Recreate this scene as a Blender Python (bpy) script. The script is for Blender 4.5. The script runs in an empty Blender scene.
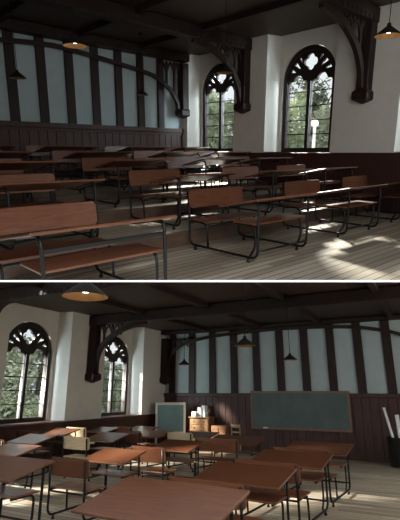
import bpy, bmesh, math, random
from mathutils import Matrix, Vector
random.seed(7)
PI = math.pi
SC = bpy.context.scene
COL = SC.collection
F = 430.0                       # focal length in pixels of the 400 px wide frame

# ------------------------------------------------------------------ materials
def nodes(name):
    m = bpy.data.materials.new(name); m.use_nodes = True
    nt = m.node_tree; b = nt.nodes['Principled BSDF']
    return m, nt, b
def mth(nt, op, a, b=None, c=None):
    n = nt.nodes.new('ShaderNodeMath'); n.operation = op
    for i, v in enumerate((a, b, c)):
        if v is None: continue
        if isinstance(v, (int, float)): n.inputs[i].default_value = v
        else: nt.links.new(v, n.inputs[i])
    return n.outputs[0]
def ramp(nt, fac, stops):
    r = nt.nodes.new('ShaderNodeValToRGB'); e = r.color_ramp.elements
    while len(e) < len(stops): e.new(0.5)
    for i, (p, c) in enumerate(stops):
        e[i].position = p; e[i].color = (*c, 1)
    nt.links.new(fac, r.inputs[0]); return r.outputs[0]
def mixc(nt, fac, a, b, mode='MIX'):
    n = nt.nodes.new('ShaderNodeMix'); n.data_type = 'RGBA'; n.blend_type = mode
    for i, v in ((0, fac), (6, a), (7, b)):
        if isinstance(v, (int, float)): n.inputs[i].default_value = v
        elif isinstance(v, tuple): n.inputs[i].default_value = (*v, 1)
        else: nt.links.new(v, n.inputs[i])
    return n.outputs[2]
def coords(nt, scale=(1, 1, 1)):
    t = nt.nodes.new('ShaderNodeTexCoord'); mp = nt.nodes.new('ShaderNodeMapping')
    mp.inputs['Scale'].default_value = scale
    nt.links.new(t.outputs['Object'], mp.inputs[0]); return mp.outputs[0]
def noise(nt, vec, scale, detail=4, rough=.6):
    n = nt.nodes.new('ShaderNodeTexNoise'); n.inputs['Scale'].default_value = scale
    n.inputs['Detail'].default_value = detail; n.inputs['Roughness'].default_value = rough
    if vec is not None: nt.links.new(vec, n.inputs['Vector'])
    return n.outputs['Fac']
def bump(nt, b, h, strength, dist=.01):
    n = nt.nodes.new('ShaderNodeBump'); n.inputs['Strength'].default_value = strength
    n.inputs['Distance'].default_value = dist
    nt.links.new(h, n.inputs['Height']); nt.links.new(n.outputs[0], b.inputs['Normal'])
def wood(name, dark, light, grain=(2, 30, 30), rough=.4, vary=.25, spec=.5):
    m, nt, b = nodes(name)
    f = noise(nt, coords(nt, grain), 1.6, 6, .65)
    c = ramp(nt, f, [(.3, dark), (.7, light)])
    oi = nt.nodes.new('ShaderNodeObjectInfo')
    v = mth(nt, 'MULTIPLY_ADD', oi.outputs['Random'], vary * 2, 1 - vary)
    c = mixc(nt, 1.0, c, (1, 1, 1), 'MULTIPLY')
    h = nt.nodes.new('ShaderNodeHueSaturation'); nt.links.new(v, h.inputs['Value']); nt.links.new(c, h.inputs['Color'])
    nt.links.new(h.outputs[0], b.inputs['Base Color'])
    b.inputs['Roughness'].default_value = rough; b.inputs['Specular IOR Level'].default_value = spec
    bump(nt, b, f, .15, .003)
    return m
def sheen(m, w):
    b = m.node_tree.nodes['Principled BSDF']; b.inputs['Coat Weight'].default_value = w; b.inputs['Coat Roughness'].default_value = .28
def plain(name, col, rough=.6, metal=0, nz=.12, scale=6, spec=.5):
    m, nt, b = nodes(name)
    f = noise(nt, coords(nt), scale, 5)
    c = ramp(nt, f, [(.3, tuple(x * (1 - nz) for x in col)), (.7, tuple(x * (1 + nz) for x in col))])
    nt.links.new(c, b.inputs['Base Color'])
    b.inputs['Roughness'].default_value = rough; b.inputs['Metallic'].default_value = metal
    b.inputs['Specular IOR Level'].default_value = spec
    return m
def floor_mat(name, axis, w=.115):
    m, nt, b = nodes(name)
    t = nt.nodes.new('ShaderNodeTexCoord'); s = nt.nodes.new('ShaderNodeSeparateXYZ')
    nt.links.new(t.outputs['Object'], s.inputs[0])
    a = s.outputs[axis]; l = s.outputs[1 - axis]
    q = mth(nt, 'DIVIDE', a, w); i = mth(nt, 'FLOOR', q); fr = mth(nt, 'FRACT', q)
    off = mth(nt, 'MULTIPLY', i, .73)
    j = mth(nt, 'FLOOR', mth(nt, 'ADD', mth(nt, 'DIVIDE', l, 2.3), off))
    cv = nt.nodes.new('ShaderNodeCombineXYZ'); nt.links.new(i, cv.inputs[0]); nt.links.new(j, cv.inputs[1])
    wn = nt.nodes.new('ShaderNodeTexWhiteNoise'); nt.links.new(cv.outputs[0], wn.inputs['Vector'])
    g = noise(nt, coords(nt, (1.5, 22, 1) if axis == 1 else (22, 1.5, 1)), 1.3, 6, .7)
    k = mth(nt, 'ADD', mth(nt, 'MULTIPLY', wn.outputs['Value'], .55), mth(nt, 'MULTIPLY', g, .6))
    c = ramp(nt, k, [(.2, (.27, .21, .15)), (.55, (.47, .40, .30)), (.95, (.66, .59, .47))])
    gap = mth(nt, 'LESS_THAN', mth(nt, 'ABSOLUTE', mth(nt, 'SUBTRACT', fr, .5)), .445)
    c = mixc(nt, gap, (.05, .035, .025), c)
    nt.links.new(c, b.inputs['Base Color'])
    b.inputs['Roughness'].default_value = .42
    bump(nt, b, gap, .5, .004)
    return m
def ceil_mat(name, axis):
    m, nt, b = nodes(name)
    t = nt.nodes.new('ShaderNodeTexCoord'); s = nt.nodes.new('ShaderNodeSeparateXYZ')
    nt.links.new(t.outputs['Object'], s.inputs[0])
    q = mth(nt, 'DIVIDE', s.outputs[axis], .16); fr = mth(nt, 'FRACT', q)
    gap = mth(nt, 'GREATER_THAN', fr, .1)
    f = noise(nt, coords(nt, (3, 14, 3)), 1.5, 5)
    c = ramp(nt, f, [(.3, (.03, .015, .011)), (.7, (.058, .03, .021))])
    nt.links.new(mixc(nt, gap, (.008, .005, .004), c), b.inputs['Base Color'])
    b.inputs['Roughness'].default_value = .6
    return m
M = {}
M['desk'] = wood('desk_wood', (.085, .029, .0125), (.175, .063, .027), (3, 26, 26), .32, .16, .5)
M['desk_edge'] = wood('seat_wood', (.092, .031, .014), (.185, .066, .029), (3, 26, 26), .34, .16, .45)
sheen(M['desk'], .22); sheen(M['desk_edge'], .1)
M['pale'] = wood('sunlit_seat_wood', (.42, .32, .19), (.60, .48, .32), (3, 26, 26), .45, .05)  # seat wood lightened to paint in the sun falling on it
M['tube'] = plain('black_tube', (.005, .005, .0055), .42, 0, .1, 6, .3)
M['timber'] = wood('dark_timber', (.015, .0075, .006), (.034, .016, .012), (8, 8, 1.5), .55, .05, .3)
M['timber_long'] = wood('dark_timber_beam', (.014, .007, .0055), (.031, .015, .011), (3, 3, 8), .55, .05, .3)
M['wains'] = wood('wainscot_wood', (.042, .018, .0145), (.085, .038, .030), (9, 9, 1.2), .5, .05, .35)
M['wains_red'] = wood('wainscot_red_wood', (.04, .0145, .0105), (.07, .025, .017), (2, 9, 9), .5, .05, .35)
M['white'] = plain('white_plaster', (.72, .69, .62), .85, 0, .05, 3, .2)
M['panel'] = plain('blue_grey_plaster', (.42, .49, .49), .85, 0, .06, 2, .2)
M['ext'] = plain('outer_wall', (.3, .29, .27), .9)
M['frame'] = wood('window_frame_wood', (.012, .006, .005), (.024, .012, .009), (8, 8, 2), .45, .05)
M['shade'] = plain('black_shade', (.010, .009, .008), .7, 0, .1, 6, .2)
M['gold'] = plain('gold_lining', (.40, .22, .09), .45, .5, .15, 20)
M['riser'] = wood('riser_wood', (.07, .042, .028), (.13, .08, .055), (3, 9, 9), .5, .05)
M['board'] = plain('slate_green', (.095, .125, .118), .6, 0, .15, 2, .3)
M['board2'] = plain('slate_teal', (.13, .20, .195), .6, 0, .12, 2, .3)
M['boardframe'] = wood('board_frame_wood', (.17, .09, .055), (.27, .15, .095), (3, 9, 9), .5, .04)
M['boardframe2'] = wood('pale_frame_wood', (.44, .39, .31), (.60, .54, .45), (3, 9, 9), .5, .04)
M['oak'] = wood('oak', (.25, .13, .056), (.40, .22, .10), (2, 14, 14), .45, .06)
M['oak2'] = wood('brown_oak', (.20, .09, .04), (.30, .145, .065), (2, 14, 14), .45, .06)
M['beech'] = wood('beech', (.36, .24, .15), (.5, .35, .22), (3, 14, 14), .5, .06)
M['paper'] = plain('white_paper', (.82, .85, .86), .7, 0, .04)
M['bin'] = plain('black_bin', (.012, .013, .014), .4, .2)
M['bark'] = plain('bark', (.09, .07, .05), .9, 0, .3, 9)
M['stone'] = plain('white_post', (.8, .8, .78), .7)
M['lawn'] = plain('lawn', (.09, .13, .05), .9, 0, .3, 4)
def leafmat(n, a, b_):
    m, nt, b = nodes(n)
    f = noise(nt, coords(nt), 1.8, 5)
    nt.links.new(ramp(nt, f, [(.3, a), (.7, b_)]), b.inputs['Base Color']); b.inputs['Roughness'].default_value = .6
    return m
M['leafA'] = leafmat('leaf_green', (.22, .26, .16), (.46, .50, .37))
M['leafB'] = leafmat('leaf_dull_green', (.28, .31, .23), (.58, .60, .50))
M['leafC'] = leafmat('leaf_dark', (.13, .155, .10), (.28, .31, .22))
def emis(n, c, s):
    m, nt, b = nodes(n)
    b.inputs['Base Color'].default_value = (*c, 1); b.inputs['Emission Color'].default_value = (*c, 1)
    b.inputs['Emission Strength'].default_value = s
    return m
M['edge'] = emis('white_edge_glow', (.9, .9, .89), .75)  # emission makes the strip glow white though it is no lamp
M['bulb'] = emis('lit_bulb', (1, .93, .8), 7)
M['bulb_off'] = emis('dim_bulb', (.8, .6, .35), .35)
m, nt, b = nodes('window_glass')
tr = nt.nodes.new('ShaderNodeBsdfTransparent'); tr.inputs[0].default_value = (.95, .97, .96, 1)
gl = nt.nodes.new('ShaderNodeBsdfGlossy'); gl.inputs['Roughness'].default_value = .05
mx = nt.nodes.new('ShaderNodeMixShader'); mx.inputs[0].default_value = .05
nt.links.new(tr.outputs[0], mx.inputs[1]); nt.links.new(gl.outputs[0], mx.inputs[2])
nt.links.new(mx.outputs[0], nt.nodes['Material Output'].inputs[0]); M['glass'] = m

# ------------------------------------------------------------------ mesh helpers
def box(bm, x0, x1, y0, y1, z0, z1, mat=None):
    v = [bm.verts.new((x, y, z)) for z in (z0, z1) for y in (y0, y1) for x in (x0, x1)]
    if mat is not None:
        for q in v: q.co = mat @ q.co
    for f in ((0, 2, 3, 1), (4, 5, 7, 6), (0, 1, 5, 4), (2, 6, 7, 3), (0, 4, 6, 2), (1, 3, 7, 5)):
        bm.faces.new([v[i] for i in f])
    return v
def rbox(bm, x0, x1, y0, y1, z0, z1, r=.01, seg=2, mat=None):
    t = bmesh.new(); box(t, x0, x1, y0, y1, z0, z1)
    bmesh.ops.bevel(t, geom=list(t.edges), offset=r, segments=seg, affect='EDGES', profile=.5)
    merge(bm, t, mat)
def merge(bm, t, mat=None):
    mp = {}
    for v in t.verts: mp[v] = bm.verts.new(mat @ v.co if mat is not None else v.co)
    for f in t.faces:
        try: bm.faces.new([mp[v] for v in f.verts])
        except ValueError: pass
    t.free()
def fillet(pts, rad, n=5):
    out = [Vector(pts[0])]
    for i in range(1, len(pts) - 1):
        p, a, c = Vector(pts[i]), Vector(pts[i - 1]), Vector(pts[i + 1])
        u, w = (a - p), (c - p); r = min(rad, u.length * .48, w.length * .48)
        s, e = p + u.normalized() * r, p + w.normalized() * r
        for k in range(n + 1):
            t = k / n; out.append(s * (1 - t) ** 2 + p * 2 * t * (1 - t) + e * t * t)
    out.append(Vector(pts[-1])); return out
def sweep(bm, pts, prof, closed_caps=True):
    """sweep a profile [(a,b)] along pts with parallel transport"""
    pts = [Vector(p) for p in pts]; n = len(pts); rings = []
    tan = [(pts[min(i + 1, n - 1)] - pts[max(i - 1, 0)]).normalized() for i in range(n)]
    ref = Vector((1, 0, 0)) if abs(tan[0].x) < .9 else Vector((0, 1, 0))
    u = (ref - tan[0] * ref.dot(tan[0])).normalized()
    for i in range(n):
        u = (u - tan[i] * u.dot(tan[i])).normalized(); w = tan[i].cross(u)
        rings.append([bm.verts.new(pts[i] + u * a + w * b) for a, b in prof])
    m = len(prof)
    for i in range(n - 1):
        for k in range(m):
            f = bm.faces.new((rings[i][k], rings[i][(k + 1) % m], rings[i + 1][(k + 1) % m], rings[i + 1][k])); f.smooth = m > 4
    if closed_caps:
        bm.faces.new(rings[0][::-1]); bm.faces.new(rings[-1])
def tube(bm, pts, r, rad=.09, seg=8, n=5):
    sweep(bm, fillet(pts, rad, n) if len(pts) > 2 else pts, [(r * math.cos(2 * PI * k / seg), r * math.sin(2 * PI * k / seg)) for k in range(seg)])
def bar(bm, pts, a, b):
    sweep(bm, pts, [(-a / 2, -b / 2), (a / 2, -b / 2), (a / 2, b / 2), (-a / 2, b / 2)])
def lathe(bm, prof, seg=24, c=(0, 0, 0), smooth=True):
    rings = []
    for r, z in prof:
        rings.append([bm.verts.new((c[0] + r * math.cos(2 * PI * k / seg), c[1] + r * math.sin(2 * PI * k / seg), c[2] + z)) for k in range(seg)])
    for i in range(len(prof) - 1):
        for k in range(seg):
            f = bm.faces.new((rings[i][k], rings[i][(k + 1) % seg], rings[i + 1][(k + 1) % seg], rings[i + 1][k])); f.smooth = smooth
    return rings
def prism(bm, poly, axis, a, b_):
    """extrude a 2-D polygon (p,q) along axis (0,1,2) from a to b"""
    def P(p, q, t):
        return {0: (t, p, q), 1: (p, t, q), 2: (p, q, t)}[axis]
    A = [bm.verts.new(P(p, q, a)) for p, q in poly]; B = [bm.verts.new(P(p, q, b_)) for p, q in poly]
    n = len(poly)
    bm.faces.new(A[::-1]); bm.faces.new(B)
    for i in range(n): bm.faces.new((A[i], A[(i + 1) % n], B[(i + 1) % n], B[i]))

# ------------------------------------------------------------------ objects
CUR = []            # roots built for the hall in hand
def obj(name, bm, mat, parent=None, recalc=True):
    if recalc: bmesh.ops.recalc_face_normals(bm, faces=list(bm.faces))
    me = bpy.data.meshes.new(name); bm.to_mesh(me); bm.free()
    mats = mat if isinstance(mat, (list, tuple)) else [mat]
    for q in mats: me.materials.append(q)
    o = bpy.data.objects.new(name, me); COL.objects.link(o)
    if parent is not None: o.parent = parent
    else: CUR.append(o)
    return o
def tag(o, label, cat, group=None, kind=None):
    if label: o['label'] = label
    if cat: o['category'] = cat
    if group: o['group'] = group
    if kind: o['kind'] = kind
    return o
def thing(name, label, cat, loc=(0, 0, 0), rz=0, group=None, kind=None):
    o = bpy.data.objects.new(name, None); COL.objects.link(o); o.empty_display_size = .1
    o.matrix_basis = Matrix.Translation(loc) @ Matrix.Rotation(rz, 4, 'Z')
    CUR.append(o); return tag(o, label, cat, group, kind)
def copy_tree(o, parent=None):
    c = o.copy(); COL.objects.link(c)
    if parent is not None: c.parent = parent
    else: CUR.append(c)
    for ch in list(o.children): copy_tree(ch, c)
    return c
def struct(name, bm, mat, label, cat='wall'):
    return tag(obj(name, bm, mat), label, cat, None, 'structure')

# ------------------------------------------------------------------ school bench-desk
def make_desk(W=1.10, L=1.2, rail=False, pale=False, over=.07, deep=.62):
    """student faces +y, origin on the floor midway between the rear posts"""
    t = thing('school_desk', 'x', 'school desk')
    h = W / 2; r = .0155
    seatm = M['pale'] if pale else M['desk_edge']
    # table top, slanted down towards the student
    bm = bmesh.new()
    mat = Matrix.Translation((0, L + .06, .775)) @ Matrix.Rotation(math.radians(11), 4, 'X')
    rbox(bm, -h - over, h + over, -deep, 0, -.026, 0, .009, 2, mat)
    obj('tabletop', bm, M['desk'], t)
    bm = bmesh.new(); rbox(bm, -h + .01, h - .01, L - .40, L - .03, .455, .478, .009, 2)
    obj('under_shelf', bm, M['desk_edge'], t)
    bm = bmesh.new()
    rbox(bm, -h - .01, h + .01, .03, .40, .395, .419, .011, 2)
    obj('seat', bm, seatm, t)
    bm = bmesh.new()   # gently curved backrest with rounded corners
    n = 10; prof = []
    for k in range(n + 1):
        a = -1 + 2 * k / n; prof.append((a * (h + .01), .018 - .03 * (1 - a * a)))
    z0, z1 = .555, .79
    rows = []
    for zz, ins in ((z0, .03), (z0 + .03, .0), (z1 - .03, 0), (z1, .03)):
        for dy in (0,):
            rows.append([(x * (1 - ins / h), y - (zz - z0) * .12 + .03, zz) for x, y in prof])
    fr = [[bm.verts.new(p) for p in rw] for rw in rows]
    bk = [[bm.verts.new((p[0], p[1] - .02, p[2])) for p in rw] for rw in rows]
    for i in range(3):
        for k in range(n):
            bm.faces.new((fr[i][k], fr[i][k + 1], fr[i + 1][k + 1], fr[i + 1][k]))
            bm.faces.new((bk[i][k + 1], bk[i][k], bk[i + 1][k], bk[i + 1][k + 1]))
        bm.faces.new((fr[i][0], fr[i + 1][0], bk[i + 1][0], bk[i][0])); bm.faces.new((fr[i + 1][n], fr[i][n], bk[i][n], bk[i + 1][n]))
    for k in range(n):
        bm.faces.new((fr[0][k + 1], fr[0][k], bk[0][k], bk[0][k + 1])); bm.faces.new((fr[3][k], fr[3][k + 1], bk[3][k + 1], bk[3][k]))
    obj('backrest', bm, seatm, t)
    for s in (-1, 1):
        x = s * (h - .02); xi = s * (h - .055)
        bm = bmesh.new()
        tube(bm, [(x, -.03, .77), (x, 0, .40), (x, 0, .062), (x, L, .062), (x, L, .742), (x, L - .45, .655)], r, .11)
        obj('side_frame', bm, M['tube'], t)
        bm = bmesh.new()
        tube(bm, [(x, .0, .38), (x, .34, .38), (x, .36, .062)], r * .9, .1)
        obj('seat_leg', bm, M['tube'], t)
        bm = bmesh.new()
        tube(bm, [(xi, L - .38, .442), (xi, L - .07, .442), (xi, L - .07, .18), (xi, L - .15, .062)], r * .9, .08)
        obj('shelf_leg', bm, M['tube'], t)
        for yy in (.11, L - .14):
            bm = bmesh.new(); lathe(bm, [(.0, 0), (.022, 0), (.022, .02), (.014, .03), (.014, .055), (0, .055)], 10, (x, yy, 0))
            obj('foot', bm, M['tube'], t)
    bm = bmesh.new(); tube(bm, [(-h + .02, L, .15), (h - .02, L, .15)], r * .85)
    obj('front_rail', bm, M['tube'], t)
    bm = bmesh.new(); tube(bm, [(-h + .02, .36, .36), (h - .02, .36, .36)], r * .8); tube(bm, [(-h + .02, .03, .36), (h - .02, .03, .36)], r * .8)
    obj('seat_rail', bm, M['tube'], t)
    if rail:
        bm = bmesh.new(); rbox(bm, -h + .01, h - .01, L - .02, L + .0, .60, .635, .006)
        obj('upper_rail', bm, M['tube'], t)
    return t

# ------------------------------------------------------------------ pendant lamp
def make_lamp(lit):
    """origin at the centre of the shade's open rim; the ceiling is H above it"""
    t = thing('pendant_lamp', 'x', 'pendant lamp')
    bm = bmesh.new(); lathe(bm, [(.165, 0), (.160, .012), (.030, .115), (.022, .15), (.0, .155)], 32)
    obj('lamp_shade', bm, M['shade'], t)
    bm = bmesh.new(); lathe(bm, [(.163, .001), (.156, .010), (.026, .108), (0, .11)], 32)
    obj('lining', bm, M['gold'], t)
    bm = bmesh.new(); lathe(bm, [(0, .03), (.022, .034), (.036, .052), (.034, .072), (.02, .092), (.016, .108)], 16)
    obj('bulb', bm, M['bulb'] if lit else M['bulb_off'], t)
    return t
def lamp(loc, ceil, label, lit, group):
    t = make_lamp(lit); t.matrix_basis = Matrix.Translation(loc); tag(t, label, None, group)
    hh = ceil - loc[2]
    bm = bmesh.new(); tube(bm, [(0, 0, .15), (0, 0, hh - .02)], .006, seg=6); obj('cord', bm, M['shade'], t)
    bm = bmesh.new(); lathe(bm, [(0, hh - .045), (.03, hh - .045), (.05, hh - .02), (.05, hh), (0, hh)], 16); obj('ceiling_rose', bm, M['shade'], t)
    if lit:
        l = bpy.data.lights.new('bulb_light', 'POINT'); l.energy = .3; l.color = (1, .85, .62); l.shadow_soft_size = .04
        o = bpy.data.objects.new('bulb_light', l); COL.objects.link(o); o.parent = t; o.location = (0, 0, -.03)
    return t

# ------------------------------------------------------------------ arched window (local: u along wall, y = depth outwards +, z up; origin at sill centre)
def arch_pts(R, zs, n=20, a0=0, a1=PI):
    return [(R * math.cos(a0 + (a1 - a0) * k / n), zs + R * math.sin(a0 + (a1 - a0) * k / n)) for k in range(n + 1)]
def curve_plate(polys, thick):
    cu = bpy.data.curves.new('plate', 'CURVE'); cu.dimensions = '2D'; cu.fill_mode = 'BOTH'; cu.extrude = thick / 2
    for p in polys:
        s = cu.splines.new('POLY'); s.points.add(len(p) - 1)
        for i, (x, y) in enumerate(p): s.points[i].co = (x, y, 0, 1)
        s.use_cyclic_u = True
    o = bpy.data.objects.new('plate', cu); COL.objects.link(o)
    dg = bpy.context.evaluated_depsgraph_get(); me = bpy.data.meshes.new_from_object(o.evaluated_get(dg))
    bm = bmesh.new(); bm.from_mesh(me)
    bpy.data.objects.remove(o); bpy.data.curves.remove(cu); bpy.data.meshes.remove(me)
    return bm
def circ(cx, cz, r, n=12, a0=0, a1=2 * PI):
    return [(cx + r * math.cos(a0 + (a1 - a0) * k / n), cz + r * math.sin(a0 + (a1 - a0) * k / n)) for k in range(n + 1)]
def window(name, M4, R, H, label):
    """M4 maps (u, depth, z) into the hall; H = apex height, R half width"""
    zs = H - R; fw = .105
    t = thing(name, label, 'window', kind='structure'); t.matrix_basis = M4
    outer = [(-R, 0), (R, 0)] + arch_pts(R, zs, 28)
    r2 = R - fw
    up = Matrix.Rotation(PI / 2, 4, 'X')
    def place(bm, y):
        for v in bm.verts: v.co = Vector((v.co.x, y + v.co.z, v.co.y))
        return bm
    # ring frame
    inner = [(-r2, .1), (r2, .1)] + arch_pts(r2, zs, 28)
    bm = place(curve_plate([outer, inner[::-1]], .14), .07); obj('window_frame', bm, M['frame'], t)
    # tracery plate with two lights, quatrefoil and side daggers
    holes = []
    lw = r2 - .05
    for s in (-1, 1):
        x0, x1 = .05, r2 + .0; c = (x0 + x1) / 2; hw = (x1 - x0) / 2 - .004
        zl = zs - .13
        head = []
        head += circ(c + hw * .62, zl + .0, hw * .36, 6, -.1, PI * .62)
        head += circ(c, zl + hw * .34, hw * .46, 8, PI * .1, PI * .9)
        head += circ(c - hw * .62, zl + .0, hw * .36, 6, PI * .38, PI + .1)
        p = [(c - hw, .105), (c + hw, .105)] + head
        holes.append([(s * x, z) for x, z in p])
    qc = zs + R * .52; qr = R * .128; q = []
    for k in range(4):
        a = PI / 2 * k
        q += circ(qr * 1.0 * math.cos(a), qc + qr * 1.0 * math.sin(a), qr * .98, 7, a - PI * .47, a + PI * .47)
    holes.append(q)
    for s in (-1, 1):
        for (a, ra, rb, w) in ((.72, .80, .50, .085), (.40, .82, .62, .075), (1.02, .81, .60, .05)):
            p = []
            for k in range(5): p.append((R * ra * math.cos(a + w * (k / 2 - 1)), zs + R * ra * math.sin(a + w * (k / 2 - 1))))
            p.append((R * rb * math.cos(a), zs + R * rb * math.sin(a)))
            holes.append([(s * x, z) for x, z in p])
    plate = [(-r2 - .01, .08), (r2 + .01, .08)] + arch_pts(r2 + .01, zs, 28)
    bm = place(curve_plate([plate] + holes, .07), .075); obj('tracery', bm, M['frame'], t)
    bm = bmesh.new(); rbox(bm, -.05, .05, .0, .13, .05, zs - .05, .012); obj('mullion', bm, M['frame'], t)
    bm = bmesh.new(); n = 5
    for k in range(1, n):
        z = .1 + (zs - .05) * k / n
        for s in (-1, 1): box(bm, min(s * .05, s * r2), max(s * .05, s * r2), .072, .092, z - .011, z + .011)
    obj('glazing_bar', bm, M['frame'], t)
    bm = bmesh.new()
    vs = [bm.verts.new((x, .085, z)) for x, z in plate]; bm.faces.new(vs)
    obj('pane', bm, M['glass'], t)
    return t

# window wall with recessed bays; local u along wall, depth +y outward, z up
def bay_wall(M4, bays, u0, u1, zbot, zsill, ztop, R, H, name, label, depth=.42, splay=.12, half=.98):
    bm = bmesh.new()
    def quad(*p): bm.faces.new([bm.verts.new(q) for q in p])
    edges = [u0]
    for c in bays: edges += [c - half, c + half]
    edges.append(u1)
    for i in range(0, len(edges), 2):
        quad((edges[i], 0, zsill), (edges[i + 1], 0, zsill), (edges[i + 1], 0, ztop), (edges[i], 0, ztop))
    quad((u0, 0, zbot), (u1, 0, zbot), (u1, 0, zsill), (u0, 0, zsill))
    zs = zsill + H - R
    for c in bays:
        a, b_ = c - half, c + half; A, B = a + splay, b_ - splay
        quad((a, 0, zsill), (A, depth, zsill), (A, depth, ztop), (a, 0, ztop))
        quad((b_, 0, zsill), (b_, 0, ztop), (B, depth, ztop), (B, depth, zsill))
        quad((a, 0, zsill), (b_, 0, zsill), (B, depth, zsill), (A, depth, zsill))
        r = R + .015
        quad((A, depth, zsill), (c - r, depth, zsill), (c - r, depth, zs), (A, depth, zs))
        quad((c + r, depth, zsill), (B, depth, zsill), (B, depth, zs), (c + r, depth, zs))
        n = 28; ap = [(c + r * math.cos(PI * k / n), zs + r * math.sin(PI * k / n)) for k in range(n + 1)]
        for k in range(n):
            (x0, z0), (x1, z1) = ap[k], ap[k + 1]
            X0 = B if k == 0 else x0; X1 = A if k == n - 1 else x1
            quad((x0, depth, z0), (X0, depth, z0 if k == 0 else ztop), (X0, depth, ztop), (x1, depth, ztop), (x1, depth, z1)) if k == 0 else \
                quad((x0, depth, z0), (x0, depth, ztop), (X1, depth, ztop), (X1, depth, z1), (x1, depth, z1)) if k == n - 1 else \
                quad((x0, depth, z0), (x0, depth, ztop), (x1, depth, ztop), (x1, depth, z1))
            quad((x0, depth, z0), (x1, depth, z1), (x1, depth + .2, z1), (x0, depth + .2, z0))
        for s in (-1, 1): quad((c + s * r, depth, zsill), (c + s * r, depth, zs), (c + s * r, depth + .2, zs), (c + s * r, depth + .2, zsill))
    bmesh.ops.remove_doubles(bm, verts=list(bm.verts), dist=1e-4)
    bm.transform(M4)
    return struct(name, bm, M['white'], label)

# ------------------------------------------------------------------ roof truss; local: s from the window wall across the hall, t = 0 centre line, z up
def truss(M4, span, zc, zcorb, pts, label, cat='roof truss', post=True, tracery=True, s0=.02, bh=.28, bw=(.14, .10)):
    t = thing('roof_truss', label, cat, kind='structure'); t.matrix_basis = M4
    bm = bmesh.new(); rbox(bm, 0, span, -.15, .15, zc - bh - .02, zc - .02, .015)
    obj('tie_beam', bm, M['timber_long'], t)
    bm = bmesh.new()
    for side in (-1, 1):
        x = .2
        while x < span:
            box(bm, x, x + .09, side * .15 - .012, side * .15 + .012, zc - bh - .005, zc - bh + .07); x += .17
    obj('dentil_band', bm, M['timber'], t)
    bm = bmesh.new(); rbox(bm, s0, s0 + .24, -.13, .13, zcorb + .22, zc - .29, .015)
    obj('wall_post', bm, M['timber'], t)
    bm = bmesh.new()
    c = s0 + .13
    rings = []
    for w, d, z in ((.02, .02, 0), (.15, .15, .07), (.18, .17, .10), (.18, .17, .23), (.14, .13, .27)):
        rings.append([bm.verts.new((max(s0, c + a * w), b_ * d, zcorb + z)) for a, b_ in ((-1, -1), (1, -1), (1, 1), (-1, 1))])
    for i in range(len(rings) - 1):
        for k in range(4): bm.faces.new((rings[i][k], rings[i][(k + 1) % 4], rings[i + 1][(k + 1) % 4], rings[i + 1][k]))
    bm.faces.new(rings[0][::-1]); bm.faces.new(rings[-1])
    obj('corbel', bm, M['timber'], t)
    # curved brace through the points (s, z)
    P = [Vector((a, 0, b_)) for a, b_ in pts]
    sm = [P[0]]
    for i in range(len(P) - 1):
        p0, p1, p2, p3 = P[max(i - 1, 0)], P[i], P[i + 1], P[min(i + 2, len(P) - 1)]
        for k in range(1, 7):
            u = k / 6
            sm.append(.5 * ((2 * p1) + (p2 - p0) * u + (2 * p0 - 5 * p1 + 4 * p2 - p3) * u * u + (3 * p1 - p0 - 3 * p2 + p3) * u ** 3))
    bm = bmesh.new(); bar(bm, sm, *bw); obj('curved_brace', bm, M['timber'], t)
    def zb(s):
        for a, b_ in zip(sm, sm[1:]):
            if a.x <= s <= b_.x: return a.z + (b_.z - a.z) * (s - a.x) / max(1e-6, b_.x - a.x)
        return sm[-1].z
    bm = bmesh.new(); xs = [x for x in (.48, .78, 1.1) if zb(x) < zc - .42]
    prev = s0 + .24
    for x in xs:
        bar(bm, [(x, 0, zb(x) + .03), (x, 0, zc - .3)], .06, .05)
        mid = (prev + x) / 2; zt = zc - .36
        bar(bm, [(prev, 0, zt - .26), (prev + (mid - prev) * .4, 0, zt - .08), (mid, 0, zt + .05)], .05, .04)
        bar(bm, [(x, 0, zt - .26), (x - (x - mid) * .4, 0, zt - .08), (mid, 0, zt + .05)], .05, .04)
        prev = x
    if not xs: box(bm, s0 + .2, s0 + .5, -.03, .03, zc - .36, zc - .3)
    obj('pierced_tracery', bm, M['timber'], t)
    return t

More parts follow.
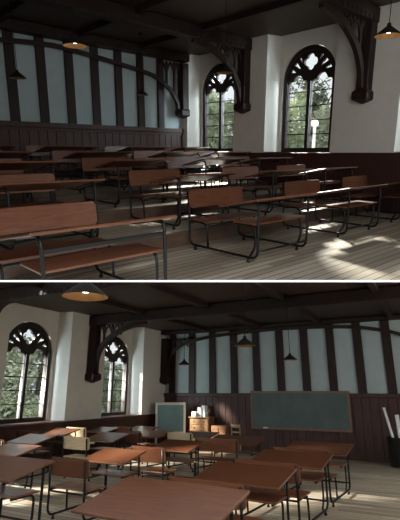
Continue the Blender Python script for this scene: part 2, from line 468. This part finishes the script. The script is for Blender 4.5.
# ------------------------------------------------------------------ trees
def tree(loc, h, w, mat, label, n=1500, low=.1, name='tree', cat='tree', group=None, seed=1, leaf=.11):
    rnd = random.Random(seed)
    t = thing(name, label, cat, loc, 0, group)
    bm = bmesh.new(); tube(bm, [(0, 0, 0), (.05, .03, h * .3), (-.04, .06, h * .75)], .07 + h * .008, .5)
    for k in range(5):
        a = rnd.uniform(0, 2 * PI); z = h * rnd.uniform(.25, .6)
        tube(bm, [(0, 0, z), (w * .25 * math.cos(a), w * .25 * math.sin(a), z + h * .12), (w * .4 * math.cos(a), w * .4 * math.sin(a), z + h * .3)], .03, .3, 6)
    obj('trunk', bm, M['bark'], t)
    blobs = []
    for k in range(22):
        a = rnd.uniform(0, 2 * PI); zz = rnd.uniform(low, .9); rr = w * .5 * math.sqrt(max(.08, 1 - abs(zz - .5) * 1.6)) * rnd.uniform(.2, 1)
        blobs.append((rr * math.cos(a), rr * math.sin(a), zz * h, w * rnd.uniform(.14, .26)))
    bm = bmesh.new()
    for i in range(n):
        bx, by, bz, br = blobs[i % len(blobs)]
        d = Vector((rnd.gauss(0, 1), rnd.gauss(0, 1), rnd.gauss(0, 1))).normalized() * br * rnd.uniform(.55, 1.1)
        p = Vector((bx, by, bz)) + d
        u = Vector((rnd.gauss(0, 1), rnd.gauss(0, 1), rnd.gauss(0, 1))).normalized(); w_ = u.orthogonal().normalized()
        s = leaf * rnd.uniform(.6, 1.3)
        bm.faces.new([bm.verts.new(p + u * s), bm.verts.new(p + w_ * s * .45), bm.verts.new(p - u * s), bm.verts.new(p - w_ * s * .45)])
    obj('foliage', bm, mat, t, recalc=False)
    return t

# ------------------------------------------------------------------ placing a hall in the world
def rx(a): return Matrix.Rotation(a, 4, 'X')
def hall_matrix(H, azX, azY, cpx, cscale):
    phi = math.atan((260 - H) / F)
    ax = lambda a: Vector((math.sin(math.radians(a)), math.cos(math.radians(a)), 0))
    X, Y = ax(azX), ax(azY)
    R = rx(phi)
    d = R.inverted().to_3x3() @ Vector(((cpx - 200) / F, 1, (260 - H) / F))
    C = d * (F / cscale)
    Bm = Matrix(((X.x, Y.x, 0, C.x), (X.y, Y.y, 0, C.y), (0, 0, 1, C.z), (0, 0, 0, 1)))
    return R @ Bm
def place_hall(MH, ypx, keep_above):
    """moves the hall's roots into the world and trims what crosses the storey line"""
    global CUR
    bpy.context.view_layer.update()
    for o in CUR: o.matrix_world = MH @ o.matrix_world
    bpy.context.view_layer.update()
    k = (260 - ypx) / F; nrm = Vector((0, -k, 1)).normalized()
    if not keep_above: nrm = -nrm
    allo = []
    def rec(o):
        allo.append(o)
        for c in o.children: rec(c)
    for o in CUR: rec(o)
    for o in allo:
        if o.type != 'MESH': continue
        ds = [nrm.dot(o.matrix_world @ Vector(c)) for c in o.bound_box]
        if min(ds) > 0: continue
        if max(ds) < 0: bpy.data.objects.remove(o); continue
        if o.data.users > 1: o.data = o.data.copy()
        inv = o.matrix_world.inverted(); bm = bmesh.new(); bm.from_mesh(o.data)
        pn = (o.matrix_world.to_3x3().transposed() @ nrm).normalized()
        bmesh.ops.bisect_plane(bm, geom=list(bm.verts) + list(bm.edges) + list(bm.faces), plane_co=inv @ Vector((0, 0, 0)), plane_no=pn, clear_inner=True, dist=1e-5)
        if not bm.faces: bm.free(); bpy.data.objects.remove(o); continue
        bm.to_mesh(o.data); bm.free()
    for o in list(CUR):
        try:
            if o.type == 'EMPTY' and not any(c.type == 'MESH' for c in o.children_recursive):
                for c in list(o.children_recursive): bpy.data.objects.remove(c)
                bpy.data.objects.remove(o)
        except ReferenceError: pass
    CUR = []

# ================================================================== UPPER HALL (looking back at the studded rear wall, windows on the right)
MA = hall_matrix(152, 227, 137, 182, 31)
ZC = 2.87; ZF = -1.28; ZCAP = .71; WX = 10.5; WY = 13.5
steps = [(6.39, WY, -1.28), (5.02, 6.39, -1.07), (3.55, 5.02, -.89), (2.1, 3.55, -.76), (-.02, 2.1, -.64)]
def stepped_floor(name, steps, axis, width, mat, label, zb):
    bm = bmesh.new()
    for a, b_, z in steps:
        if axis == 1: box(bm, -.02, width, a, b_, zb, z)
        else: box(bm, a, b_, -.02, width, zb, z)
    return struct(name, bm, mat, label, 'floor')
stepped_floor('floor', steps, 1, WX, floor_mat('floor_boards_across', 1), 'pale worn plank floor in low tiers under the desks of the upper view', -1.6)
for i in range(len(steps) - 1):
    a = steps[i][0]; z1 = steps[i + 1][2]
    bm = bmesh.new(); rbox(bm, -.02, WX, a - .02, a + .018, z1 - .045, z1 + .004, .006)
    box(bm, -.02, WX, a, a + .008, steps[i][2], z1 - .04)
    struct('trim_%d' % (i + 1), bm, M['riser'], 'dark brown step edge number %d from the front of the tiered plank floor' % (i + 1), 'step edge')
# window wall: u -> -? u = Y, depth = -X
MW = Matrix(((0, -1, 0, 0), (1, 0, 0, 0), (0, 0, 1, 0), (0, 0, 0, 1)))
BA = [1.25, 4.33, 7.8]; RA = .755; HA = 2.53
bay_wall(MW, BA, -.02, WY, -1.7, 0, ZC + .1, RA, HA, 'wall_right', 'white plaster wall with deep arched window bays in the upper view')
for i, (c, lb) in enumerate(zip(BA, ('narrow looking arched traceried window beside the studded rear wall, upper view', 'large arched traceried window between the two right hand brackets, upper view', 'arched traceried window past the last bracket, upper view'))):
    window('window_%d' % (i + 1), Matrix(((0, -1, 0, -.46), (1, 0, 0, c), (0, 0, 1, 0), (0, 0, 0, 1))), RA, HA, lb)
bm = bmesh.new(); y = 0
while y < WY: box(bm, 0, .02, y, min(y + .295, WY), -1.6, -.07); y += .3
box(bm, 0, .012, 0, WY, -1.6, -.05); rbox(bm, -.05, .05, 0, WY, -.075, -.015, .01)
for c in BA: box(bm, -.45, 0, c - .97, c + .97, -.03, .004)
struct('trim_5', bm, M['wains_red'], 'dark red-brown wainscot with sill under the windows of the upper view', 'wainscot')
# rear wall
bm = bmesh.new(); box(bm, -.02, WX, -.2, 0, -1.6, ZC + .1)
wb = struct('wall_back', bm, M['panel'], 'blue-grey plaster rear wall divided by dark studs, upper view')
for k in range(14):
    x = .74 + .728 * k
    if x > WX: break
    bm = bmesh.new(); rbox(bm, x, x + .225, 0, .07, ZCAP - .02, ZC, .008); obj('stud', bm, M['timber'], wb)
bm = bmesh.new(); box(bm, 0, WX, 0, .03, -1.6, ZCAP - .1)
x = .02
while x < WX: rbox(bm, x, x + .225, .02, .055, -1.3, ZCAP - .1, .006, 1); x += .235
obj('wainscot', bm, M['wains'], wb)
bm = bmesh.new(); rbox(bm, 0, WX, 0, .11, ZCAP - .13, ZCAP, .015); rbox(bm, 0, WX, 0, .075, ZCAP - .2, ZCAP - .13, .01); obj('wainscot_cap', bm, M['wains'], wb)
# far side, camera side and ceiling
bm = bmesh.new(); box(bm, WX, WX + .2, -.2, WY, -1.7, ZC + .1); struct('wall_left', bm, M['panel'], 'plaster side wall opposite the windows, upper view')
bm = bmesh.new(); box(bm, -.02, WX + .2, WY, WY + .2, -1.7, ZC + .1); struct('wall_front', bm, M['panel'], 'plaster wall behind the viewpoint of the upper view')
bm = bmesh.new(); box(bm, -.6, WX + .2, -.2, WY + .2, ZC, ZC + .15)
struct('ceiling', bm, ceil_mat('ceiling_boards_a', 0), 'dark boarded timber ceiling of the upper view', 'ceiling')
for k, x in enumerate((1.75, 3.6, 5.5, 7.6)):
    bm = bmesh.new(); rbox(bm, x - .07, x + .07, 0, WY, ZC - .13, ZC + .01, .01)
    struct('ceiling_joist', bm, M['timber_long'], 'dark joist %s from the window wall under the upper ceiling' % ('first', 'second', 'third', 'fourth')[k], 'ceiling joist')
endp = [(.30, 1.2), (.40, 1.50), (.58, 1.74), (.85, 1.93), (1.25, 2.12), (1.8, 2.22), (2.44, 2.30), (3.65, 2.43), (4.4, 2.47), (5.5, 2.40), (6.5, 2.28)]
midp = [(.26, 1.30), (.36, 1.68), (.58, 2.02), (.92, 2.27), (1.35, 2.45), (1.95, 2.56)]
truss(Matrix.Translation((0, .25, 0)), WX, ZC, 1.0, endp, 'dark roof truss along the studded rear wall with a long shallow brace, upper view', bh=.22, bw=(.10, .075))
truss(Matrix.Translation((0, 2.70, 0)), WX, ZC, 1.0, midp, 'dark roof truss on the pier between the two windows, upper view')
truss(Matrix.Translation((0, 6.10, 0)), WX, ZC, 1.0, midp, 'dark roof truss on the pier right of the large window, upper view')
# pendant lamps
GA = 'black cone pendant lamps of the upper view'
for loc, lb, lit in (((5.74, 1.72, 1.42), 'small black cone pendant lamp at the far left before the studded wall, upper view', False),
                     ((6.17, 4.94, 1.42), 'lit black cone pendant lamp second from the left near the ceiling, upper view', True),
                     ((2.41, 1.25, 1.42), 'smallest black cone pendant lamp near the corner of the studded wall, upper view', False),
                     ((3.14, 4.90, 1.42), 'gold lined pendant lamp hanging before the farther arched window, upper view', False),
                     ((3.53, 8.12, 1.42), 'lit gold lined pendant lamp at the top right beside the bracket, upper view', True)):
    lamp(loc, ZC - .0, lb, lit, GA)
# desks
DA = make_desk(1.02, 1.2, over=.09); DA_used = False
def desk(proto, used, x, y, z, rz, label, group):
    o = proto if not used else copy_tree(proto)
    o.matrix_basis = Matrix.Translation((x, y, z)) @ Matrix.Rotation(rz, 4, 'Z')
    o['label'] = label; o['group'] = group; return o
ordn = ['front', 'second', 'third', 'fourth', 'rearmost']
coln = ['leftmost', 'second from left', 'second from right', 'rightmost']
rowsA = [(7.75, -1.28, (8.2, 5.52, 3.3, 1.28)), (6.32, -1.07, (7.75, 5.5, 3.42, 1.75)), (4.86, -.89, (7.6, 5.5, 3.6, 2.0)),
         (3.40, -.76, (7.35, 5.38, 3.4, 1.75)), (1.95, -.64, (7.1, 5.33, 3.3, 1.6))]
GD = 'brown bench desks of the upper view'
first = True
for r, (yf, z, xs) in enumerate(rowsA):
    for c, xl in enumerate(xs):
        lb = 'brown bench desk %s in the %s row of the upper view' % (coln[c], ordn[r])
        if r == 0 and c == 0:
            o = make_desk(1.10, 1.2, rail=True); o.matrix_basis = Matrix.Translation((xl - .55, 8.05 - 1.2, z)); o['label'] = lb; o['group'] = GD
            continue
        desk(DA, not first, xl - .51, yf - 1.2 - (.08 * (c - 1) if r == 0 else 0), z, math.radians(random.uniform(-1.5, 1.5)), lb, GD); first = False
# outside the windows
bm = bmesh.new(); box(bm, -16, -.7, -14, 16, -1.9, -1.7); struct('ground', bm, M['lawn'], 'green lawn outside the windows of the upper view', 'ground')
TA = [((-5.6, .0, -1.7), 4.3, 2.2, 'leafA', 'leafy green tree filling the left light of the large upper window'),
      ((-8.2, .5, -1.7), 4.7, 2.5, 'leafB', 'dull green tree filling the right light of the large upper window'),
      ((-11.8, -3.0, -1.7), 5.8, 3.0, 'leafC', 'dark tree behind the others in the large upper window'),
      ((-6.0, -4.8, -1.7), 4.6, 2.4, 'leafA', 'green tree seen through the narrower upper window'),
      ((-9.4, -6.4, -1.7), 4.6, 3.0, 'leafB', 'pale green tree at the right of the narrower upper window'),
      ((-12.8, -10.4, -1.7), 5.0, 3.0, 'leafC', 'dark tree far behind the narrower upper window')]
for i, (l, h, w, mt, lb) in enumerate(TA): tree(l, h, w, M[mt], lb, 5200, .06, group='trees outside the upper windows', seed=10 + i)
t = thing('garden_post', 'slim white capped post standing on the lawn outside the large upper window', 'post', (-3.5, 2.62, -1.7))
bm = bmesh.new(); lathe(bm, [(0, 0), (.11, 0), (.11, .25), (.06, .3), (.05, 2.45), (.07, 2.5), (0, 2.5)], 16); obj('shaft', bm, M['stone'], t)
bm = bmesh.new(); lathe(bm, [(0, 2.5), (.10, 2.5), (.13, 2.56), (.13, 2.66), (.05, 2.74), (0, 2.75)], 16); obj('cap', bm, M['stone'], t)
place_hall(MA, 280.2, True)

# ================================================================== LOWER HALL (looking at the blackboard wall, windows on the left)
MB = hall_matrix(391, 207.5, 117.5, 165, 27)
ZC = 2.17; ZF = -1.92; ZCAP = -.07; LX = 16.5; LY = 11.0
bm = bmesh.new()
prism(bm, [(-.02, -1.92), (5.6, -1.66), (10.25, -1.66), (10.25, -1.515), (LX, -1.515), (LX, -2.3), (-.02, -2.3)], 1, -.02, LY)
struct('floor', bm, floor_mat('floor_boards_along_rows', 0), 'pale worn plank floor under the desks of the lower view', 'floor')
def zfloor(x): return -1.515 if x > 10.25 else -1.66 if x > 5.6 else -1.92 + .26 * max(0, x) / 5.6
bm = bmesh.new(); rbox(bm, 10.232, 10.27, -.02, LY, -1.555, -1.512, .005)
struct('trim_6', bm, M['beech'], 'pale edge of the low step under the nearest desks, lower view', 'step edge')
MWB = Matrix(((1, 0, 0, 0), (0, -1, 0, 0), (0, 0, 1, 0), (0, 0, 0, 1)))
BB = [2.5, 6.05, 9.6, 13.2]; RB = .79; HB = 2.52; ZS = -.76
bay_wall(MWB, BB, -.02, LX, -2.3, ZS, ZC + .1, RB, HB, 'wall_left', 'white plaster wall with deep arched window bays in the lower view', half=1.03)
for i, (c, lb) in enumerate(zip(BB, ('arched traceried window nearer the blackboard wall, lower view', 'large arched traceried window at the left, lower view', 'arched traceried window left of the frame, lower view', 'arched traceried window beside the viewpoint, lower view'))):
    window('window_%d' % (i + 4), Matrix(((1, 0, 0, c), (0, -1, 0, -.46), (0, 0, 1, ZS), (0, 0, 0, 1))), RB, HB, lb)
bm = bmesh.new(); x = 0
while x < LX: box(bm, x, min(x + .295, LX), 0, .02, -2.2, ZS - .07); x += .3
box(bm, 0, LX, 0, .012, -2.2, ZS - .05); rbox(bm, 0, LX, -.05, .05, ZS - .08, ZS - .012, .01)
for c in BB: box(bm, c - 1.02, c + 1.02, -.45, 0, ZS - .03, ZS + .004)
struct('trim_9', bm, M['wains_red'], 'dark red-brown wainscot with sill under the windows of the lower view', 'wainscot')
bm = bmesh.new(); box(bm, -.2, 0, -.02, LY, -2.3, ZC + .1)
wf = struct('wall_front', bm, M['panel'], 'blue-grey plaster wall with dark studs above the blackboard, lower view')
for k in range(14):
    y = .20 + .828 * k
    if y > LY: break
    bm = bmesh.new(); rbox(bm, 0, .07, y, y + .25, ZCAP - .02, ZC, .008); obj('stud', bm, M['timber'], wf)
bm = bmesh.new(); box(bm, 0, .03, 0, LY, -2.2, ZCAP - .1); y = .02
while y < LY: rbox(bm, .02, .05, y, y + .235, -1.95, ZCAP - .1, .006, 1); y += .245
obj('wainscot', bm, M['wains'], wf)
bm = bmesh.new(); rbox(bm, 0, .10, 0, LY, ZCAP - .12, ZCAP, .015); obj('wainscot_cap', bm, M['wains'], wf)
bm = bmesh.new(); box(bm, -.2, LX, LY, LY + .2, -2.3, ZC + .1); struct('wall_right', bm, M['panel'], 'plaster side wall opposite the windows, lower view')
bm = bmesh.new(); box(bm, LX, LX + .2, -.02, LY + .2, -2.3, ZC + .1); struct('wall_back', bm, M['panel'], 'plaster wall behind the viewpoint of the lower view')
bm = bmesh.new(); box(bm, -.2, LX + .2, -.6, LY + .2, ZC, ZC + .15)
struct('ceiling', bm, ceil_mat('ceiling_boards_b', 1), 'dark boarded timber ceiling of the lower view', 'ceiling')
for k, y in enumerate((1.9, 3.9, 5.9, 8.0)):
    bm = bmesh.new(); rbox(bm, 0, LX, y - .07, y + .07, ZC - .13, ZC + .01, .01)
    struct('ceiling_joist', bm, M['timber_long'], 'dark joist %s from the window wall under the lower ceiling' % ('first', 'second', 'third', 'fourth')[k], 'ceiling joist')
def TM(x): return Matrix(((0, -1, 0, x), (1, 0, 0, 0), (0, 0, 1, 0), (0, 0, 0, 1)))
endb = [(.22, .62), (.28, 1.0), (.40, 1.28), (.6, 1.50), (.95, 1.66), (1.6, 1.80), (2.6, 1.90), (3.9, 1.96), (5.2, 1.97), (6.3, 1.93), (7.2, 1.84), (8.15, 1.60), (8.9, 1.2)]
midb = [(.22, .55), (.30, 1.02), (.50, 1.32), (.85, 1.56), (1.3, 1.74), (1.95, 1.86)]
truss(TM(.25), LY, ZC, .22, endb, 'dark roof truss with a long shallow brace over the blackboard wall, lower view', bh=.12, bw=(.10, .075))
truss(TM(4.2), LY, ZC, .22, midb, 'dark roof truss on the pier between the two windows, lower view')
truss(TM(7.85), LY, ZC, .22, [(.22, .62), (.3, 1.2), (.52, 1.78), (1.1, 1.98), (1.9, 2.05)], 'dark roof truss at the top left edge, lower view')
GB = 'black cone pendant lamps of the lower view'
for loc, lb, lit in (((11.81, 6.66, .66), 'large lit pendant lamp close overhead at the top left, lower view', True),
                     ((3.96, 3.05, .66), 'smallest pendant lamp beside the corner bracket, lower view', False),
                     ((7.92, 6.36, .66), 'black cone pendant lamp before the studs above the blackboard left end, lower view', False),
                     ((4.55, 6.09, .66), 'black cone pendant lamp above the middle of the blackboard, lower view', False)):
    lamp(loc, ZC, lb, lit, GB)
# desks: (centre of table X, Y), floor, label
GDB = 'brown bench desks of the lower view'
DB = make_desk(.66, 1.2, over=.08); DP = make_desk(.66, 1.2, pale=True, over=.08); DR = make_desk(.90, 1.2, over=.10); DN = make_desk(.96, 1.5, over=.12, deep=.72)
deskB = [(10.55, 4.55, 0, 'large bench desk nearest the viewer at the left edge of the lower view'),
         (10.95, 6.78, 0, 'large red-brown bench desk nearest the bottom edge of the lower view'),
         (8.7, 2.4, 0, 'bench desk half hidden behind the nearest left one, lower view'),
         (8.4, 4.33, 0, 'bench desk right of the one cut by the left edge, lower view'),
         (8.88, 6.62, 0, 'red-brown bench desk directly behind the nearest one, right of centre, lower view'),
         (7.25, 1.3, 0, 'bench desk standing close under the large left window, lower view'),
         (6.2, 2.4, 1, 'bench desk with seat and backrest coloured sunlit cream between the windows, lower view'),
         (6.85, 4.55, 0, 'reddish bench desk in the middle of the lower view'),
         (7.42, 6.76, 0, 'red-brown bench desk second from the blackboard in the right column, lower view'),
         (5.75, .56, 0, 'small bench desk against the pier right of the large window, lower view'),
         (4.25, .56, 1, 'bench desk with sunlit-coloured seat under the farther window, lower view'),
         (4.75, 2.6, 0, 'small brown bench desk before the green board stand, lower view'),
         (4.3, 3.65, 1, 'bench desk with sunlit-coloured seat in front of the drawer chest, lower view'),
         (5.2, 5.0, 0, 'bench desk in front of the wooden chair, lower view'),
         (5.95, 6.83, 0, 'farthest red-brown bench desk below the blackboard right end, lower view'),
         (2.75, .9, 0, 'farthest bench desk beside the window wall corner, lower view')]
u0 = u1 = u2 = False
for x, y, pl, lb in deskB:
    zr, zf = zfloor(x + .95), zfloor(x - .25)
    if pl: o = desk(DP, u1, x + .95, y, zr, PI / 2, lb, GDB); u1 = True
    elif x > 10.8:
        zr = -1.515; o = desk(DN, False, x + 1.25, y, zr, PI / 2 - math.radians(3), lb, GDB); continue
    elif y > 4.8: o = desk(DR, u2, x + .95, y, zr, PI / 2 - math.radians(4 if y > 6 else 0), lb, GDB); u2 = True
    else: o = desk(DB, u0, x + .95, y, zr, PI / 2 - (math.radians(4) if y > 6 else 0), lb, GDB); u0 = True
    o.matrix_basis = o.matrix_basis @ Matrix.Rotation(math.atan2(zf - zr, 1.2), 4, 'X')
# blackboard
t = thing('blackboard', 'wide dark green blackboard with brown wooden frame on the wainscot, lower view', 'blackboard', (.12, 3.42, -1.16))
bm = bmesh.new(); box(bm, -.06, .01, .04, 3.11, .04, 1.12); obj('writing_surface', bm, M['board'], t)
bm = bmesh.new()
for a in ((0, 3.15, 0, .06), (0, 3.15, 1.10, 1.16), (0, .06, .06, 1.10), (3.09, 3.15, .06, 1.10)): rbox(bm, -.065, .03, a[0], a[1], a[2], a[3], .006)
obj('frame', bm, M['boardframe'], t)
bm = bmesh.new(); rbox(bm, .03, .10, .02, 3.13, 0, .022, .004); obj('chalk_ledge', bm, M['boardframe'], t)
bm = bmesh.new(); rbox(bm, .155, .205, 3.84, 3.99, -1.136, -1.10, .006); tag(obj('board_eraser', bm, M['paper']), 'small white eraser lying on the blackboard ledge, lower view', 'eraser')
# standing board
t = thing('standing_chalkboard', 'small teal chalkboard in a pale wooden stand in the corner, lower view', 'chalkboard', (.75, .72, -1.88), math.radians(36))
bm = bmesh.new(); box(bm, -.01, .01, -.46, .46, .56, 1.42); obj('writing_surface', bm, M['board2'], t)
for z in (1.42, .48):
    bm = bmesh.new(); rbox(bm, -.03, .03, -.5, .5, z, z + .08, .006); obj('frame_rail', bm, M['boardframe2'], t)
for s in (-1, 1):
    bm = bmesh.new(); rbox(bm, -.032, .032, s * .48 - .035, s * .48 + .035, 0.04, 1.50, .006); obj('post', bm, M['boardframe2'], t)
    bm = bmesh.new(); rbox(bm, -.22, .22, s * .48 - .03, s * .48 + .03, 0, .06, .006); obj('foot', bm, M['boardframe2'], t)
# chest of drawers
t = thing('chest_of_drawers', 'light oak chest of drawers with white cartons on top against the wainscot, lower view', 'chest of drawers', (.36, 1.72, -1.892))
bm = bmesh.new(); rbox(bm, -.24, .2, -.36, .36, .0, 1.02, .008); obj('carcass', bm, M['oak2'], t)
bm = bmesh.new(); rbox(bm, -.26, .25, -.39, .39, 1.02, 1.055, .008); obj('top', bm, M['oak'], t)
for k in range(5):
    z = .07 + .188 * k
    bm = bmesh.new(); rbox(bm, .19, .222, -.33, .33, z, z + .17, .008); d = obj('drawer', bm, M['oak'], t)
    for s in (-1, 1):
        bm = bmesh.new(); lathe(bm, [(0, 0), (.012, 0), (.02, .02), (.012, .03), (0, .032)], 10)
        bm.transform(Matrix.Translation((.222, s * .18, z + .085)) @ Matrix.Rotation(PI / 2, 4, 'Y')); obj('knob', bm, M['shade'], d)
for (dy, w, h, dx, lb) in ((-.25, .15, .16, .06, 'short white carton at the left end of the drawer chest top'), (-.10, .13, .30, -.04, 'tallish white carton in the left middle of the drawer chest top'),
                           (.06, .13, .36, -.10, 'tallest white carton on the drawer chest'), (.2, .10, .15, .06, 'smallest white carton at the right of the drawer chest top')):
    t2 = thing('paper_carton', lb, 'carton', (.36 + dx, 1.72 + dy, -.834), random.uniform(-.3, .3), 'white cartons on the drawer chest')
    bm = bmesh.new(); rbox(bm, -w / 2, w / 2, -w / 2, w / 2, 0, h - .02, .005); obj('body', bm, M['paper'], t2)
    bm = bmesh.new(); rbox(bm, -w / 2 - .005, w / 2 + .005, -w / 2 - .005, w / 2 + .005, h - .02, h, .004); obj('lid', bm, M['paper'], t2)
# low cupboard
t = thing('low_cupboard', 'low brown wooden cupboard right of the drawer chest, lower view', 'cupboard', (.33, 2.42, -1.894))
bm = bmesh.new(); rbox(bm, -.22, .2, -.27, .27, 0, .80, .008); obj('carcass', bm, M['oak2'], t)
for s in (-1, 1):
    bm = bmesh.new(); rbox(bm, .195, .22, min(s * .01, s * .25), max(s * .01, s * .25), .05, .75, .006); d = obj('door', bm, M['oak2'], t)
    bm = bmesh.new(); rbox(bm, .22, .235, s * .04 - .01, s * .04 + .01, .38, .46, .004); obj('handle', bm, M['shade'], d)
# wooden chair
t = thing('wooden_chair', 'pale wooden chair beside the low cupboard, left of the blackboard, lower view', 'chair', (.55, 2.93, -1.88), math.radians(-14))
bm = bmesh.new(); rbox(bm, -.2, .2, -.2, .2, .43, .46, .008); obj('seat', bm, M['beech'], t)
for sx in (-1, 1):
    for sy in (-1, 1):
        bm = bmesh.new(); rbox(bm, sx * .17 - .018, sx * .17 + .018, sy * .17 - .018, sy * .17 + .018, 0, .86 if sx < 0 else .43, .005); obj('leg', bm, M['beech'], t)
bm = bmesh.new(); rbox(bm, -.18, -.16, -.16, .16, .74, .84, .005); rbox(bm, -.18, -.16, -.16, .16, .58, .63, .005); obj('backrest', bm, M['beech'], t)
# bin with paper rolls
t = thing('waste_bin', 'tall black cylindrical bin on the plank floor at the right edge, lower view', 'bin', (1.05, 7.85, -1.868))
bm = bmesh.new(); lathe(bm, [(0, 0), (.26, 0), (.27, .02), (.285, .70), (.295, .72), (.27, .72), (.25, .04), (0, .04)], 32); obj('body', bm, M['bin'], t)
for (px_, py_, tx, ty, ln, rr, lb) in ((.0, -.01, -.02, -.12, 1.42, .035, 'longest white paper roll leaning left in the black bin'),
                                       (.05, .07, .0, -.02, 1.22, .05, 'thick white paper roll in the middle of the black bin'),
                                       (-.08, .14, .0, -.01, .98, .04, 'shortest white paper roll at the right of the black bin')):
    a = Vector((1.05 + px_, 7.85 + py_, -1.82)); bvec = Vector((tx, ty * 1.6, 1)).normalized() * ln
    bm = bmesh.new(); tube(bm, [a, a + bvec], rr, seg=16); tag(obj('paper_roll', bm, M['paper']), lb, 'paper roll', 'paper rolls in the bin')
# outside
bm = bmesh.new(); box(bm, -14, 18, -18, -.7, -2.6, -2.4); struct('ground', bm, M['lawn'], 'green lawn outside the windows of the lower view', 'ground')
TB = [((2.3, -5.6, -2.4), 4.4, 2.0, 'leafB', 'pale green tree at the left of the large lower window'),
      ((-1.3, -8.0, -2.4), 4.8, 2.6, 'leafA', 'leafy green tree at the right of the large lower window'),
      ((1.6, -11.2, -2.4), 5.4, 2.8, 'leafB', 'dull green tree farther off in the large lower window'),
      ((-3.6, -13.0, -2.4), 5.9, 3.4, 'leafC', 'dark tree behind the others in the large lower window'),
      ((-4.5, -6.4, -2.4), 4.0, 2.4, 'leafA', 'green tree in the left light of the farther lower window'),
      ((-8.3, -8.8, -2.4), 4.3, 2.6, 'leafB', 'pale tree in the right light of the farther lower window')]
for i, (l, h, w, mt, lb) in enumerate(TB): tree(l, h, w, M[mt], lb, 5200, .06, group='trees outside the lower windows', seed=30 + i)
tree((2.6, -3.6, -2.4), 1.9, 1.2, M['leafC'], 'round dark clipped bush just outside the large lower window', 1800, .15, 'round_bush', 'bush', seed=51, leaf=.06)
place_hall(MB, 282.0, False)

# ------------------------------------------------------------------ white divider added between the two halls, kept white by its own glow
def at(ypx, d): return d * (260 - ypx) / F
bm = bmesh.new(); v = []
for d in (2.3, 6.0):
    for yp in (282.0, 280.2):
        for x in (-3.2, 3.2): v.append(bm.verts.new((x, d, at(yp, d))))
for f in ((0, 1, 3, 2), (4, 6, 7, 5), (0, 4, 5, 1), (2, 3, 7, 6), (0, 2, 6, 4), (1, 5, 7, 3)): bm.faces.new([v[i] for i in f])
struct('trim_10', bm, M['edge'], 'thin white glowing divider added between the upper and lower hall', 'divider')
CUR = []

# ------------------------------------------------------------------ light
def look(o, loc, target):
    o.location = loc; o.rotation_euler = (Vector(target) - Vector(loc)).to_track_quat('-Z', 'Y').to_euler()
def add_light(name, kind, MH, loc, target, energy, color, **kw):
    l = bpy.data.lights.new(name, kind); l.energy = energy; l.color = color
    if 'fill' in name: l.specular_factor = .1
    for k, v_ in kw.items(): setattr(l, k, v_)
    o = bpy.data.objects.new(name, l); COL.objects.link(o)
    look(o, MH @ Vector(loc), MH @ Vector(target)); return o
I = Matrix.Identity(4)
sunA = Vector((.62, .54, -.35)).normalized(); tA = Vector((0, 3.9, 1.2))
add_light('low_sun_upper', 'SPOT', MA, tA - sunA * 24, tA, 170000, (1, .93, .80), spot_size=math.radians(25), spot_blend=.15, shadow_soft_size=.9)
sunB = Vector((-.45, .72, -.53)).normalized(); tB = Vector((5.4, 0, .4))
add_light('low_sun_lower', 'SPOT', MB, tB - sunB * 24, tB, 190000, (1, .94, .84), spot_size=math.radians(26), spot_blend=.15, shadow_soft_size=.8)
# added lamps outside each window, out of sight, brightening the jambs like sky light
for i_, c in enumerate(BA):
    add_light('jamb_lamp_upper', 'AREA', MA, (-.95, c + 1.35, 1.4), (-.05, c - .9, 1.3), 260, (.74, .90, 1), shape='RECTANGLE', size=.7, size_y=2.2)
for i_, c in enumerate(BB):
    add_light('jamb_lamp_lower', 'AREA', MB, (c + 1.4, -.95, .6), (c - .9, -.05, .5), 230, (.74, .90, 1), shape='RECTANGLE', size=.7, size_y=2.2)
# soft room light
add_light('soft_fill_upper', 'AREA', MA, (8.5, 12.6, 2.2), (0, 5, .8), 85, (1, .95, .88), shape='RECTANGLE', size=3, size_y=1.2)
add_light('soft_fill_lower', 'AREA', MB, (13.6, 9.4, 1.0), (2, 5, 0), 95, (.93, .96, 1), shape='RECTANGLE', size=2, size_y=1.2)
add_light('side_fill_lower', 'AREA', MB, (4.5, 10.7, 1.0), (3, 0, -.4), 80, (1, .96, .92), shape='RECTANGLE', size=3, size_y=1.6)

# ------------------------------------------------------------------ sky
w = bpy.data.worlds.new('overcast_sky'); SC.world = w; w.use_nodes = True
nt = w.node_tree; bg = nt.nodes['Background']
tc = nt.nodes.new('ShaderNodeTexCoord')
f = noise(nt, tc.outputs['Generated'], 2.2, 5)
nt.links.new(ramp(nt, f, [(.3, (.70, .78, .82)), (.7, (.95, .97, .97))]), bg.inputs['Color'])
bg.inputs['Strength'].default_value = 1.1

# ------------------------------------------------------------------ camera
cam = bpy.data.cameras.new('camera'); co = bpy.data.objects.new('camera', cam); COL.objects.link(co)
cam.sensor_fit = 'HORIZONTAL'; cam.sensor_width = 36; cam.lens = 36 * F / 400
cam.clip_start = .05; cam.clip_end = 200
co.location = (0, 0, 0); co.rotation_euler = (PI / 2, 0, 0)
SC.camera = co
SC.view_settings.view_transform = 'Standard'
SC.view_settings.exposure = 0
SC.cycles.use_denoising = True
SC.cycles.max_bounces = 8
SC.cycles.sample_clamp_indirect = 4
